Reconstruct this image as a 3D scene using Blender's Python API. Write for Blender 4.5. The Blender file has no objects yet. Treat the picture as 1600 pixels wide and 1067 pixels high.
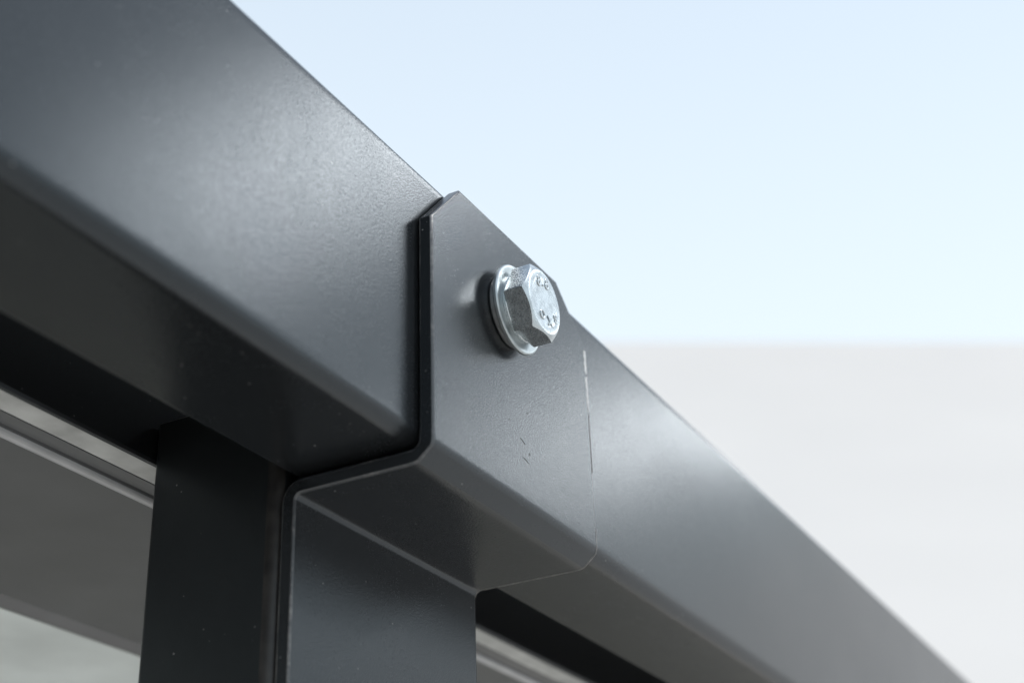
import bpy, bmesh, math, random
from mathutils import Vector, Matrix, noise
random.seed(4)
sc = bpy.context.scene
col = sc.collection
MM = 0.001

# ------------------------------------------------------------------ camera
CAM_RIGHT = Vector((0.4752660, -0.8792463, -0.0323753))
CAM_DOWN = Vector((0.3966865, 0.2469784, -0.8841049))
CAM_FWD = Vector((0.7853420, 0.4073421, 0.4661656))
CAM_POS = Vector((-230.152, -120.589, -142.419)) * MM
cd = bpy.data.cameras.new('camera')
cam = bpy.data.objects.new('camera', cd)
col.objects.link(cam)
m = Matrix((CAM_RIGHT, -CAM_DOWN, -CAM_FWD)).transposed().to_4x4()
m.translation = CAM_POS
cam.matrix_world = m
cd.sensor_width = 36.0
cd.lens = 2360.2 / 1600 * 36
cd.clip_start = 0.01
cd.clip_end = 5000
cd.dof.use_dof = True
cd.dof.focus_distance = 0.290
cd.dof.aperture_fstop = 14.0
cd.dof.aperture_blades = 9
sc.camera = cam

# ------------------------------------------------------------------ sky, sun, exposure
SUN_EL, SUN_AZ = math.radians(58), math.radians(-70)      # azimuth from +X towards +Y
sun_dir = Vector((math.cos(SUN_EL) * math.cos(SUN_AZ), math.cos(SUN_EL) * math.sin(SUN_AZ), math.sin(SUN_EL)))
w = bpy.data.worlds.new('World')
sc.world = w
w.use_nodes = True
nt = w.node_tree
sky = nt.nodes.new('ShaderNodeTexSky')
sky.sky_type = 'NISHITA'
sky.sun_disc = False
sky.sun_elevation = SUN_EL
sky.sun_rotation = math.atan2(sun_dir.x, sun_dir.y)
sky.air_density = 1.0
sky.dust_density = 0.6
sky.ozone_density = 0.5
# thin high haze over the whole sky, thicker towards the horizon
tcw = nt.nodes.new('ShaderNodeTexCoord')
sep = nt.nodes.new('ShaderNodeSeparateXYZ')
nt.links.new(tcw.outputs['Generated'], sep.inputs[0])
mr = nt.nodes.new('ShaderNodeMapRange')
mr.inputs['From Min'].default_value = 0.30
mr.inputs['From Max'].default_value = 1.0
mr.inputs['To Min'].default_value = 1.0
mr.inputs['To Max'].default_value = 0.40
nt.links.new(sep.outputs['Z'], mr.inputs['Value'])
veil = nt.nodes.new('ShaderNodeMix')
veil.data_type = 'RGBA'
veil.inputs[7].default_value = (4.78, 5.38, 5.75, 1)
nt.links.new(mr.outputs[0], veil.inputs[0])
nt.links.new(sky.outputs[0], veil.inputs[6])
nt.links.new(veil.outputs[2], nt.nodes['Background'].inputs[0])
nt.nodes['Background'].inputs[1].default_value = 0.15
sl = bpy.data.lights.new('sun', 'SUN')
sl.energy = 1.3
sl.angle = math.radians(3)
sl.color = (1.0, 0.985, 0.965)
so = bpy.data.objects.new('sun', sl)
so.rotation_euler = sun_dir.to_track_quat('Z', 'Y').to_euler()
col.objects.link(so)
# two unseen strip lamps added for the beam's glints, turned along the beam's depth
def glint_lamp(direction, dist, long_, short, watts):
    al = bpy.data.lights.new('glint_lamp', 'AREA')
    al.shape = 'RECTANGLE'
    al.size, al.size_y, al.energy = long_, short, watts
    al.color = (0.95, 0.98, 1.0)
    ao = bpy.data.objects.new('glint_lamp', al)
    zc = Vector(direction).normalized()
    xc = (Vector((0, 1, 0)) - zc * zc.y).normalized()
    mw = Matrix((xc, zc.cross(xc), zc)).transposed().to_4x4()
    mw.translation = zc * dist
    ao.matrix_world = mw
    col.objects.link(ao)
glint_lamp((0.659, -0.465, 0.590), 2.0, 0.72, 0.13, 2.9)
glint_lamp((0.852, -0.342, 0.398), 2.0, 0.72, 0.10, 1.2)
vs = sc.view_settings
vs.view_transform = 'Standard'
vs.look = 'None'
vs.gamma = 1.0
vs.exposure = 0.38
sc.cycles.max_bounces = 8
sc.cycles.use_denoising = True

# ------------------------------------------------------------------ helpers
def link(o, parent=None):
    col.objects.link(o)
    if parent is not None:
        o.parent = parent
    return o

def mesh_obj(name, verts, faces, mat, parent=None, smooth=True, sharp=None, scale=MM):
    me = bpy.data.meshes.new(name)
    me.from_pydata([Vector(v) * scale for v in verts], [], faces)
    bm = bmesh.new()
    bm.from_mesh(me)
    bmesh.ops.recalc_face_normals(bm, faces=bm.faces)
    bm.to_mesh(me)
    bm.free()
    if smooth:
        me.polygons.foreach_set('use_smooth', [True] * len(me.polygons))
        if sharp:
            me.set_sharp_from_angle(angle=math.radians(sharp))
    me.materials.append(mat)
    return link(bpy.data.objects.new(name, me), parent)

def bevel(o, width, seg=3, angle=40):
    b = o.modifiers.new('bevel', 'BEVEL')
    b.width = width * MM
    b.segments = seg
    b.limit_method = 'ANGLE'
    b.angle_limit = math.radians(angle)
    b.harden_normals = False
    return o

def tag(o, label, cat, group=None):
    o['label'] = label
    o['category'] = cat
    if group:
        o['group'] = group
    return o

def empty(name, loc):
    o = bpy.data.objects.new(name, None)
    o.empty_display_size = 0.01
    o.location = Vector(loc) * MM
    return link(o)

def arc(cx, cz, r, a0, a1, n):
    return [(cx + r * math.cos(math.radians(a0 + (a1 - a0) * i / n)),
             cz + r * math.sin(math.radians(a0 + (a1 - a0) * i / n))) for i in range(n + 1)]

# ------------------------------------------------------------------ materials
def new_mat(name):
    m = bpy.data.materials.new(name)
    m.use_nodes = True
    t = m.node_tree
    return m, t, t.nodes['Principled BSDF']

def N(t, kind, **kw):
    n = t.nodes.new(kind)
    for k, v in kw.items():
        if k in n.inputs.keys():
            n.inputs[k].default_value = v
        else:
            setattr(n, k, v)
    return n

def coords(t, scale=(1, 1, 1)):
    tc = N(t, 'ShaderNodeTexCoord')
    mp = N(t, 'ShaderNodeMapping')
    mp.inputs['Scale'].default_value = scale
    t.links.new(tc.outputs['Object'], mp.inputs[0])
    return mp.outputs[0]

def ramp(t, src, stops):
    r = N(t, 'ShaderNodeValToRGB')
    e = r.color_ramp.elements
    while len(e) < len(stops):
        e.new(0.5)
    for k, (p, c) in enumerate(stops):
        e[k].position = p
        e[k].color = c if len(c) == 4 else (*c, 1)
    t.links.new(src, r.inputs[0])
    return r.outputs[0]

def g(v):
    return (v, v, v, 1)

def powder_coat(name, base, rough, grain=0.10, grain_size=2200, mid=0.003):
    m, t, p = new_mat(name)
    L = t.links.new
    co = coords(t)
    n1 = N(t, 'ShaderNodeTexNoise', Scale=grain_size, Detail=3.0, Roughness=0.6)
    L(co, n1.inputs['Vector'])
    n2 = N(t, 'ShaderNodeTexNoise', Scale=60.0, Detail=4.0, Roughness=0.6)
    L(co, n2.inputs['Vector'])
    # dust specks
    v = N(t, 'ShaderNodeTexVoronoi', Scale=420.0)
    L(co, v.inputs['Vector'])
    specks = ramp(t, v.outputs['Distance'], [(0.0, g(1)), (0.05, g(1)), (0.09, g(0))])
    nmask = N(t, 'ShaderNodeTexNoise', Scale=130.0, Detail=1.0)
    L(co, nmask.inputs['Vector'])
    mask = ramp(t, nmask.outputs['Fac'], [(0.53, g(0)), (0.64, g(1))])
    mul = N(t, 'ShaderNodeMath', operation='MULTIPLY')
    L(specks, mul.inputs[0]); L(mask, mul.inputs[1])
    mix = N(t, 'ShaderNodeMix', data_type='RGBA')
    mix.inputs[6].default_value = (*base, 1)
    mix.inputs[7].default_value = (0.24, 0.24, 0.235, 1)
    L(mul.outputs[0], mix.inputs[0])
    L(mix.outputs[2], p.inputs['Base Color'])
    rr = N(t, 'ShaderNodeMapRange')
    rr.inputs['From Min'].default_value = 0.3
    rr.inputs['From Max'].default_value = 0.7
    rr.inputs['To Min'].default_value = rough - 0.012
    rr.inputs['To Max'].default_value = rough + 0.018
    L(n2.outputs['Fac'], rr.inputs['Value'])
    fl = N(t, 'ShaderNodeMapRange')
    fl.inputs['From Min'].default_value = 0.35
    fl.inputs['From Max'].default_value = 0.65
    fl.inputs['To Min'].default_value = -0.05
    fl.inputs['To Max'].default_value = 0.05
    L(n1.outputs['Fac'], fl.inputs['Value'])
    rs_ = N(t, 'ShaderNodeMath', operation='ADD')
    L(rr.outputs[0], rs_.inputs[0]); L(fl.outputs[0], rs_.inputs[1])
    L(rs_.outputs[0], p.inputs['Roughness'])
    b = N(t, 'ShaderNodeBump', Strength=grain, Distance=0.0003)
    L(n1.outputs['Fac'], b.inputs['Height'])
    n3 = N(t, 'ShaderNodeTexNoise', Scale=330.0, Detail=2.0, Roughness=0.5)
    L(co, n3.inputs['Vector'])
    b2 = N(t, 'ShaderNodeBump', Strength=mid, Distance=0.0003)
    L(n3.outputs['Fac'], b2.inputs['Height'])
    L(b2.outputs[0], b.inputs['Normal'])
    L(b.outputs[0], p.inputs['Normal'])
    p.inputs['Specular IOR Level'].default_value = 0.5
    p.inputs['Specular Tint'].default_value = (0.80, 0.915, 1.0, 1)
    return m

def zinc(name, tint, rough, grain=0.14):
    m, t, p = new_mat(name)
    L = t.links.new
    co = coords(t)
    n1 = N(t, 'ShaderNodeTexNoise', Scale=1800.0, Detail=4.0, Roughness=0.65)
    L(co, n1.inputs['Vector'])
    n2 = N(t, 'ShaderNodeTexNoise', Scale=450.0, Detail=3.0)
    L(co, n2.inputs['Vector'])
    cr = ramp(t, n2.outputs['Fac'], [(0.3, tuple(c * 0.72 for c in tint)), (0.62, tint)])
    L(cr, p.inputs['Base Color'])
    p.inputs['Metallic'].default_value = 1.0
    rr = N(t, 'ShaderNodeMapRange')
    rr.inputs['To Min'].default_value = rough - 0.1
    rr.inputs['To Max'].default_value = rough + 0.12
    L(n1.outputs['Fac'], rr.inputs['Value'])
    L(rr.outputs[0], p.inputs['Roughness'])
    b = N(t, 'ShaderNodeBump', Strength=grain, Distance=0.0002)
    L(n1.outputs['Fac'], b.inputs['Height'])
    L(b.outputs[0], p.inputs['Normal'])
    return m

def matte(name, base, rough, var=0.12, scale=40.0):
    m, t, p = new_mat(name)
    L = t.links.new
    co = coords(t)
    n = N(t, 'ShaderNodeTexNoise', Scale=scale, Detail=5.0)
    L(co, n.inputs['Vector'])
    lo = tuple(c * (1 - var) for c in base)
    hi = tuple(min(1, c * (1 + var)) for c in base)
    L(ramp(t, n.outputs['Fac'], [(0.3, lo), (0.7, hi)]), p.inputs['Base Color'])
    p.inputs['Roughness'].default_value = rough
    return m

M_BEAM = powder_coat('anthracite_coat', (0.010, 0.011, 0.012), 0.22, 0.12, 2500, 0.003)
M_BRACKET = powder_coat('anthracite_coat_bracket', (0.010, 0.011, 0.012), 0.22, 0.17, 2600, 0.0)
def worn_lit_edge(name):  # chipped coat, its base lightened to paint the highlight line on bevels
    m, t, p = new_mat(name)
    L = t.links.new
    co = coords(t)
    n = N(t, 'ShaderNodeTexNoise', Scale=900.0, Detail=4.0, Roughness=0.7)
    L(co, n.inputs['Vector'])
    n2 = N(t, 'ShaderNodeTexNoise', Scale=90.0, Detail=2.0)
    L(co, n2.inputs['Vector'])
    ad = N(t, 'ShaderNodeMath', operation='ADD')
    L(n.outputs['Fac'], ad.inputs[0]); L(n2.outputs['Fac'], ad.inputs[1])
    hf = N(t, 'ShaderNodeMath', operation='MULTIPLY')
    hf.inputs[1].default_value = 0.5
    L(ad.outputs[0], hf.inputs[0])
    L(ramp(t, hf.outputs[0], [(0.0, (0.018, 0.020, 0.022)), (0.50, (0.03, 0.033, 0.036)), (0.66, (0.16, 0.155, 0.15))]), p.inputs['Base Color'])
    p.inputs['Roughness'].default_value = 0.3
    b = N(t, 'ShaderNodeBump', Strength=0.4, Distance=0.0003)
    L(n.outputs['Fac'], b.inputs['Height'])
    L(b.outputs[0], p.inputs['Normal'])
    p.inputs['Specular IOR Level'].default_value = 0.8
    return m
M_EDGE = worn_lit_edge('worn_lit_coat_edge')
M_POST = powder_coat('black_coat_post', (0.005, 0.0055, 0.0055), 0.34, 0.08)
M_REAR = powder_coat('black_coat_rear', (0.006, 0.006, 0.006), 0.40, 0.08)
M_ZINC = zinc('zinc_plated', (0.54, 0.58, 0.595), 0.26)
M_WASHER = zinc('zinc_washer', (0.44, 0.48, 0.49), 0.36)
M_SPRING = zinc('dark_spring_steel', (0.40, 0.41, 0.41), 0.42)
M_PANEL = matte('grey_roof_sheet', (0.10, 0.104, 0.107), 0.30)
M_PALE = matte('pale_roof_sheet', (0.62, 0.67, 0.66), 0.5)
M_GROUND = matte('pale_ground', (0.705, 0.65, 0.592), 0.4, 0.02, 0.2)

# ------------------------------------------------------------------ ground: a pale slope rising to a level crest
HDIR = Vector((CAM_FWD.x, CAM_FWD.y, 0)).normalized()
CREST_R = 40.0
CREST_Z = CREST_R * CAM_FWD.z / math.hypot(CAM_FWD.x, CAM_FWD.y)
def ground_z(r):
    if r <= 0:
        return -1.5
    if r <= CREST_R:
        a = 0.28
        b = (CREST_Z + 1.5 - a * CREST_R) / CREST_R ** 2
        return -1.5 + a * r + b * r * r
    return CREST_Z - 0.35 * (r - CREST_R)
rs = [-120, -40, -10, -3, 0] + [0.5 * 1.12 ** k for k in range(39)]
rs = [r for r in rs if r < CREST_R] + [CREST_R, 44, 60, 120, 300]
us = [-300, -100, -40, -15, -5, 0, 5, 15, 40, 100, 300]
gv, gf = [], []
for r in rs:
    for u in us:
        gv.append(CAM_POS + CAM_RIGHT * u + HDIR * r + Vector((0, 0, ground_z(r))))
nu = len(us)
for i in range(len(rs) - 1):
    for j in range(nu - 1):
        a = i * nu + j
        gf.append((a, a + 1, a + nu + 1, a + nu))
ground = mesh_obj('ground', gv, gf, M_GROUND, scale=1.0, sharp=25)
ground['kind'] = 'structure'
gz_post = -1.72

# ------------------------------------------------------------------ the beam
BY0, BY1, BZ0, BZ1 = 3.26, 30.35, -36.52, 19.83
def sstep(s):                                            # smooth step whose slope is a bell
    return 0.5 * (1 + math.tanh(s))
def wave(x, z):
    """shallow bows of the folded sheet, mm out of plane"""
    h = 0.16 * math.sin(x / 31.0 + z / 47.0 + 0.6) * math.sin(z / 24.0 + x / 90.0)
    h += 0.05 * math.sin(x / 13.0 - z / 17.0)
    e_ = (z + 8.3) / 28.0
    h *= max(0.0, 1 - e_ ** 4) * 0.7
    h *= sstep((-26 - x) / 6.0) + sstep((x - 48) / 8.0)
    return h
def beam():
    prof = []
    nz = 44
    top = arc(BY0 + 1.2, BZ1 - 1.2, 1.2, 90, 180, 5)
    front = [(BY0, (BZ1 - 1.2) + (BZ0 + 3.0 - BZ1 + 1.2) * k / nz) for k in range(1, nz)]
    bf = arc(BY0 + 3.0, BZ0 + 3.0, 3.0, 180, 270, 8)
    bb = arc(BY1 - 1.6, BZ0 + 1.6, 1.6, 270, 360, 6)
    tb = arc(BY1 - 1.6, BZ1 - 1.6, 1.6, 0, 90, 6)
    prof = top + front + bf + bb + tb
    xs = [-700, -500, -300, -220]
    x = -170.0
    while x < 460:
        xs.append(x)
        x += 2.5
    xs += [520, 600, 800, 1100, 1500]
    v, f = [], []
    n = len(prof)
    for x in xs:
        for (y, z) in prof:
            d = wave(x, z) if y < BY0 + 0.3 else 0.0
            v.append((x, y + d, z))
    for i in range(len(xs) - 1):
        for j in range(n):
            a, b = i * n + j, i * n + (j + 1) % n
            f.append((a, b, b + n, a + n))
    f.append(tuple(range(n)))
    f.append(tuple(range((len(xs) - 1) * n, len(xs) * n)))
    return mesh_obj('beam', v, f, M_BEAM, sharp=50)
bo = tag(beam(), 'long dark grey powder-coated box beam running diagonally behind the bracket plate', 'beam')

# ------------------------------------------------------------------ the bracket
XL, XR, T = -27.9, 36.7, 2.9
def bracket():
    # outer (seen) path and inner path, paired, in (y, z)
    pairs = []
    for z in [19.83, 18.0, 14.0, 9.2, 8.4, 4, 0, -6, -12, -18, -24, -30, -33.5]:
        pairs.append(((0, z), (T, z)))
    # eased start of the bend
    cx, cz = 4.4, -36.0
    for a in (0, 5, 10, 15, 20, 25):
        pairs.append(((4.4 - 4.4 * math.cos(math.radians(a)), -36.0 - 4.4 * math.sin(math.radians(a))),
                      (cx - 1.4 * math.cos(math.radians(a)), cz - 1.4 * math.sin(math.radians(a)))))
    # pressed flat of the bend
    p0 = pairs[-1][0]
    p1 = (3.2, -40.22)
    for k in (0.5, 1.0):
        a = 25 + 42 * k
        pairs.append(((p0[0] + (p1[0] - p0[0]) * k, p0[1] + (p1[1] - p0[1]) * k),
                      (cx - 1.4 * math.cos(math.radians(a)), cz - 1.4 * math.sin(math.radians(a)))))
    pairs.append(((4.0, -40.42), (4.1, -37.5)))
    pairs.append(((5.2, -40.5), (5.2, -40.5 + T)))
    for y in (10, 15, 20, 24, 26.6):
        pairs.append(((y, -40.5), (y, -40.5 + T)))
    # second bend, concave on the seen side
    c2 = (27.4, -41.7)
    for a in range(90, -1, -10):
        ca, sa = math.cos(math.radians(a)), math.sin(math.radians(a))
        pairs.append(((c2[0] + 1.2 * ca, c2[1] + 1.2 * sa), (c2[0] + (1.2 + T) * ca, c2[1] + (1.2 + T) * sa)))
    for z in (-46, -55, -70, -95, -130):
        pairs.append(((28.6, z), (28.6 + T, z)))
    v, f = [], []
    for (o, i) in pairs:
        z = o[1]
        xl = XL + max(0.0, (z - 8.4)) * (10.6 / 11.43)
        xr = XR - max(0.0, (z - 9.2)) * (12.9 / 10.63)
        v += [(xl, *o), (xr, *o), (xr, *i), (xl, *i)]
    n = len(pairs)
    for k in range(n - 1):
        a, b = 4 * k, 4 * k + 4
        for e in range(4):
            e2 = (e + 1) % 4
            f.append((a + e, a + e2, b + e2, b + e))
    f.append((0, 1, 2, 3))
    f.append((4 * n - 4, 4 * n - 3, 4 * n - 2, 4 * n - 1))
    global OUTER
    OUTER = [p[0] for p in pairs]
    o = mesh_obj('bracket', v, f, M_BRACKET, sharp=14)
    o.data.materials.append(M_EDGE)
    bevel(o, 0.42, 3, 50).modifiers['bevel'].material = 1
    return o
br = tag(bracket(), 'dark grey stepped steel bracket plate bolted over the beam and folded down the post', 'bracket')

M_CHIP = matte('paint_chip', (0.02, 0.018, 0.016), 0.7)
def chip(x, z, dx, dz, wd):
    nrm = Vector((-dz, dx)).normalized() * wd
    pts = []
    for k in range(12):
        a = 2 * math.pi * k / 12
        q = math.cos(a) * 0.5
        wob = math.sin(a) * (0.7 + 0.5 * random.random())
        pts.append((x + dx * q + nrm.x * wob, -0.03, z + dz * q + nrm.y * wob))
    v = pts + [(p[0], 0.05, p[2]) for p in pts]
    f = [tuple(range(12))] + [(k, (k + 1) % 12, 12 + (k + 1) % 12, 12 + k) for k in range(12)]
    mesh_obj('paint_chip', v, f, M_CHIP, br, smooth=False)
for c_ in [(5.3, -24.6, 2.2, -0.7, 0.11), (6.3, -28.2, 2.6, -0.6, 0.10), (8.0, -26.4, 0.5, -0.5, 0.16), (7.8, -17.8, 0.4, 0.1, 0.16), (0.2, -22.0, 0.5, -0.2, 0.1)]:
    chip(*c_)

M_EDGE_GLINT = matte('worn_steel_glint', (0.50, 0.50, 0.49), 0.45, 0.3, 900.0)  # pale strips: worn paint, with the light the edge catches put into the colour
M_EDGE_GLINT_DULL = matte('dull_worn_glint', (0.17, 0.165, 0.16), 0.45, 0.4, 900.0)
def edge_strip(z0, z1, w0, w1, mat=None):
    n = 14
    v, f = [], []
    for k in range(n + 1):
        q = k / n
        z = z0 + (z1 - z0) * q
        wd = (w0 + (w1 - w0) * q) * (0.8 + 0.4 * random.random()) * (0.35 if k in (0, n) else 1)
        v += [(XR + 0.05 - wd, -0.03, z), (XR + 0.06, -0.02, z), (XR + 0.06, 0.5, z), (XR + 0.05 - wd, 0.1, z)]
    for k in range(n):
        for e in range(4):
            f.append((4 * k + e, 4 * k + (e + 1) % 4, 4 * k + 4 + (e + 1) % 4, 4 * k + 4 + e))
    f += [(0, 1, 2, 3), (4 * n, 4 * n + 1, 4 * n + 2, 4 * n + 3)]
    o = mesh_obj('worn_edge_glint', v, f, mat or M_EDGE_GLINT, br, smooth=False)
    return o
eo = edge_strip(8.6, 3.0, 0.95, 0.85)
eo['label'] = 'pale worn line with painted highlight along the right edge of the plate'
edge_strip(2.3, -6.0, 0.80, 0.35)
edge_strip(-6.6, -20.0, 0.24, 0.12, M_EDGE_GLINT_DULL)
edge_strip(-32.5, -35.6, 0.18, 0.40, M_EDGE_GLINT_DULL)
def fold_edge():  # pale line painting the highlight along the folded edge
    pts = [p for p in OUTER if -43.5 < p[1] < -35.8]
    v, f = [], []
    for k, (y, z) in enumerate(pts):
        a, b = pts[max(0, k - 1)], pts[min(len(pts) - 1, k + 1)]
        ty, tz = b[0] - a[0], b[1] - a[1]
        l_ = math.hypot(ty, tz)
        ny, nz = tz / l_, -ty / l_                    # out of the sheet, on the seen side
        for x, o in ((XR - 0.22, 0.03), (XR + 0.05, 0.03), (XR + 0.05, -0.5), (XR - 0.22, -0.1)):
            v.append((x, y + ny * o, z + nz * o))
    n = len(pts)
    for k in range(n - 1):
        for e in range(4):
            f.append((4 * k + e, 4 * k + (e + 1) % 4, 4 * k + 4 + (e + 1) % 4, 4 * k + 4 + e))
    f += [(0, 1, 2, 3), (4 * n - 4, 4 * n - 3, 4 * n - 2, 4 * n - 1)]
    return mesh_obj('worn_edge_glint', v, f, M_EDGE_GLINT_DULL, br, smooth=False)
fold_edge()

# ------------------------------------------------------------------ bolt and washers
BX, BZ = 0.7, 1.2
def ring_mesh(name, prof, mat, parent=None, n=96, sharp=30, radius_fn=None, close=False):
    """prof: list of (r, y); spun about the bolt axis (local Y)"""
    v, f = [], []
    for k in range(n):
        th = 2 * math.pi * k / n
        for j, (r, y) in enumerate(prof):
            v.append((r * math.cos(th), y, r * math.sin(th)))
    m_ = len(prof)
    rng = m_ if close else m_ - 1
    for k in range(n):
        k2 = (k + 1) % n
        for j in range(rng):
            j2 = (j + 1) % m_
            f.append((k * m_ + j, k * m_ + j2, k2 * m_ + j2, k2 * m_ + j))
    return mesh_obj(name, v, f, mat, parent, sharp=sharp)

spring = ring_mesh('spring_washer', [(4.3, -0.02), (7.3, -0.02), (7.5, -0.3), (7.5, -1.45), (7.3, -1.7), (4.3, -1.7)], M_SPRING, close=True)
spring.location = Vector((BX, 0, BZ)) * MM
tag(spring, 'small dark spacer washer squeezed against the plate under the flat washer', 'washer')
wash = ring_mesh('flat_washer', [(4.4, -1.72), (8.95, -1.72), (9.2, -1.95), (9.2, -2.45), (9.05, -2.68), (8.8, -2.78), (8.3, -2.72), (4.4, -2.72)], M_WASHER, close=True)
wash.location = Vector((BX, 0, BZ)) * MM
tag(wash, 'bright zinc flat washer under the hex bolt head', 'washer')

bolt = empty('hex_bolt', (BX, 0, BZ))
tag(bolt, 'zinc-plated hex bolt with raised strength marks on its head', 'bolt')
def hex_head():
    AP = 8.0 * math.cos(math.radians(30))
    RE, YE, YB = 6.55, -8.3, -3.45
    n = 144
    rings = []
    for k in range(n):
        th = 2 * math.pi * k / n
        loc = (th % (math.pi / 3)) - math.pi / 6
        rh = AP / math.cos(loc)
        rh = 8.0 - (8.0 - rh) if rh < 7.93 else 7.93 + (rh - 7.93) * 0.35
        c, s = math.cos(th), math.sin(th)
        yc = YE + max(0.0, rh - RE) * math.tan(math.radians(31))
        pts = [(7.0, -2.74), (7.0, -3.3), (6.9, YB)]
        pts += [(rh - 0.18, YB), (rh, YB - 0.2), (rh, yc), (RE + 0.1, YE + 0.045), (RE - 0.15, YE), (5.25, YE), (5.0, YE + 0.03), (4.7, YE + 0.09), (2.5, YE + 0.11), (0.8, YE + 0.11)]
        rings.append([(r * c, y, r * s) for r, y in pts])
    m_ = len(rings[0])
    v = [p for rg in rings for p in rg]
    f = []
    for k in range(n):
        k2 = (k + 1) % n
        for j in range(m_ - 1):
            f.append((k * m_ + j, k * m_ + j + 1, k2 * m_ + j + 1, k2 * m_ + j))
    f.append(tuple(k * m_ + m_ - 1 for k in range(n)))
    f.append(tuple(k * m_ for k in range(n)))
    return mesh_obj('head', v, f, M_ZINC, bolt, sharp=24)
head = hex_head()
ring_mesh('shank', [(0.01, -2.7), (4.1, -2.7), (4.1, 26.0), (0.01, 26.0)], M_ZINC, bolt, n=32)
def glyph(ch, x, z, size, rot):
    cu = bpy.data.curves.new('mark', 'FONT')
    cu.body = ch
    cu.size = size * MM
    cu.extrude = 0.06 * MM
    cu.bevel_depth = 0.09 * MM
    cu.bevel_resolution = 1
    cu.align_x = 'CENTER'
    cu.align_y = 'CENTER'
    tmp = bpy.data.objects.new('mark', cu)
    col.objects.link(tmp)
    bpy.context.view_layer.update()
    me = bpy.data.meshes.new_from_object(tmp.evaluated_get(bpy.context.evaluated_depsgraph_get()))
    bpy.data.objects.remove(tmp)
    me.materials.clear()
    me.materials.append(M_ZINC)
    o = link(bpy.data.objects.new('raised_mark', me), head)
    o.location = Vector((x - BX, -8.27, z - BZ)) * MM
    o.rotation_euler = (math.radians(90), math.radians(rot), 0)
    o['label'] = 'raised mark "%s" on the bolt head' % ch
    return o
GL = [('8', -1.3, 5.0, 3.1, -8), ('.', 0.45, 5.6, 2.9, 0), ('8', 2.1, 5.7, 3.1, 4), ('O', -0.3, -2.0, 2.6, 12), ('X', 2.9, -2.3, 2.6, -6), ('S', 5.3, -0.6, 2.6, -20)]
for gl in GL:
    glyph(*gl)

# ------------------------------------------------------------------ post
M_SCUFF = matte('scuffed_post_corner', (0.014, 0.013, 0.012), 0.35, 0.7, 300.0)
def post():
    x0, x1, y0, y1 = -27.7, 32.0, 31.75, 62.1
    r = 3.2
    out = arc(x0 + r, y0 + r, r, 180, 270, 6) + arc(x1 - r, y0 + r, r, 270, 360, 6) + arc(x1 - r, y1 - r, r, 0, 90, 6) + arc(x0 + r * .4, y1 - r * .4, r * .4, 90, 180, 6)
    zs = [gz_post * 1000, -600, -200, -100, -60, -40, -18.5]
    v, f = [], []
    n = len(out)
    for z in zs:
        v += [(x, y, z) for x, y in out]
    for i in range(len(zs) - 1):
        for j in range(n):
            a, b = i * n + j, i * n + (j + 1) % n
            f.append((a, b, b + n, a + n))
    f += [tuple(range(n)), tuple(range((len(zs) - 1) * n, len(zs) * n))]
    o = mesh_obj('post', v, f, M_POST, sharp=40)
    o.data.materials.append(M_EDGE)
    o.data.materials.append(M_SCUFF)
    for p in o.data.polygons:
        c = p.center / MM
        if c.x < x0 + 1.6 and c.y < y0 + 3.0:
            p.material_index = 2
    bevel(o, 0.35, 2, 60).modifiers['bevel'].material = 1
    return o
tag(post(), 'black square steel post standing behind the bracket leg', 'post')

# ------------------------------------------------------------------ rear rail and roof sheets
def extrude_profile(name, prof, mat, x0, x1, parent=None, sharp=20, close=True):
    v, f = [], []
    n = len(prof)
    for x in (x0, x1):
        v += [(x, y, z) for y, z in prof]
    for j in range(n if close else n - 1):
        k = (j + 1) % n
        f.append((j, k, k + n, j + n))
    f += [tuple(range(n)), tuple(range(n, 2 * n))]
    return mesh_obj(name, v, f, mat, parent, sharp=sharp)
M_GALV = matte('galvanised_strip', (0.42, 0.43, 0.42), 0.45, 0.25, 120.0)
M_BEAD = matte('bright_bead', (0.42, 0.43, 0.44), 0.3, 0.15, 80.0)
rr = extrude_profile('rear_rail', [(30.6, 24), (30.6, 20.4), (62.6, 19.0), (62.6, -25.7), (62.9, -26.3), (63.5, -26.5), (63.9, -26.2), (63.9, 24)], M_REAR, -400, 1500)
tag(rr, 'black inner rail with a worn lower edge behind the post', 'rail')
gs = extrude_profile('galvanised_channel', [(64.1, 22), (64.1, -25.2), (64.6, -25.6), (70.6, -25.6), (71.0, -25.2), (71.0, 22)], M_GALV, -400, 1500)
tag(gs, 'narrow light grey metal channel between the black inner rail and the grey sheet', 'channel')
sh = extrude_profile('roof_sheet', [(72.2, 22), (72.2, -22.5), (73.0, -24.4), (75.4, -25.0)] + arc(76.9, -24.8, 1.2, 190, 350, 10) + [(79.2, -23.4), (82, -23.6), (146, -24.6), (148.5, -26.5), (149.5, -26.5), (149.5, 22)], M_PANEL, -400, 1500)
extrude_profile('edge_bead', arc(77.2, -25.4, 1.25, 0, 345, 16), M_BEAD, -400, 1500, sh)
tag(sh, 'grey folded roof sheet seen blurred behind the black post', 'roof sheet')
ps = extrude_profile('pale_sheet', [(150.2, 22), (150.2, -20), (5000, -20), (5000, 22)], M_PALE, -3000, 7000)
tag(ps, 'pale greenish sheet out of focus in the lower left corner', 'roof sheet')
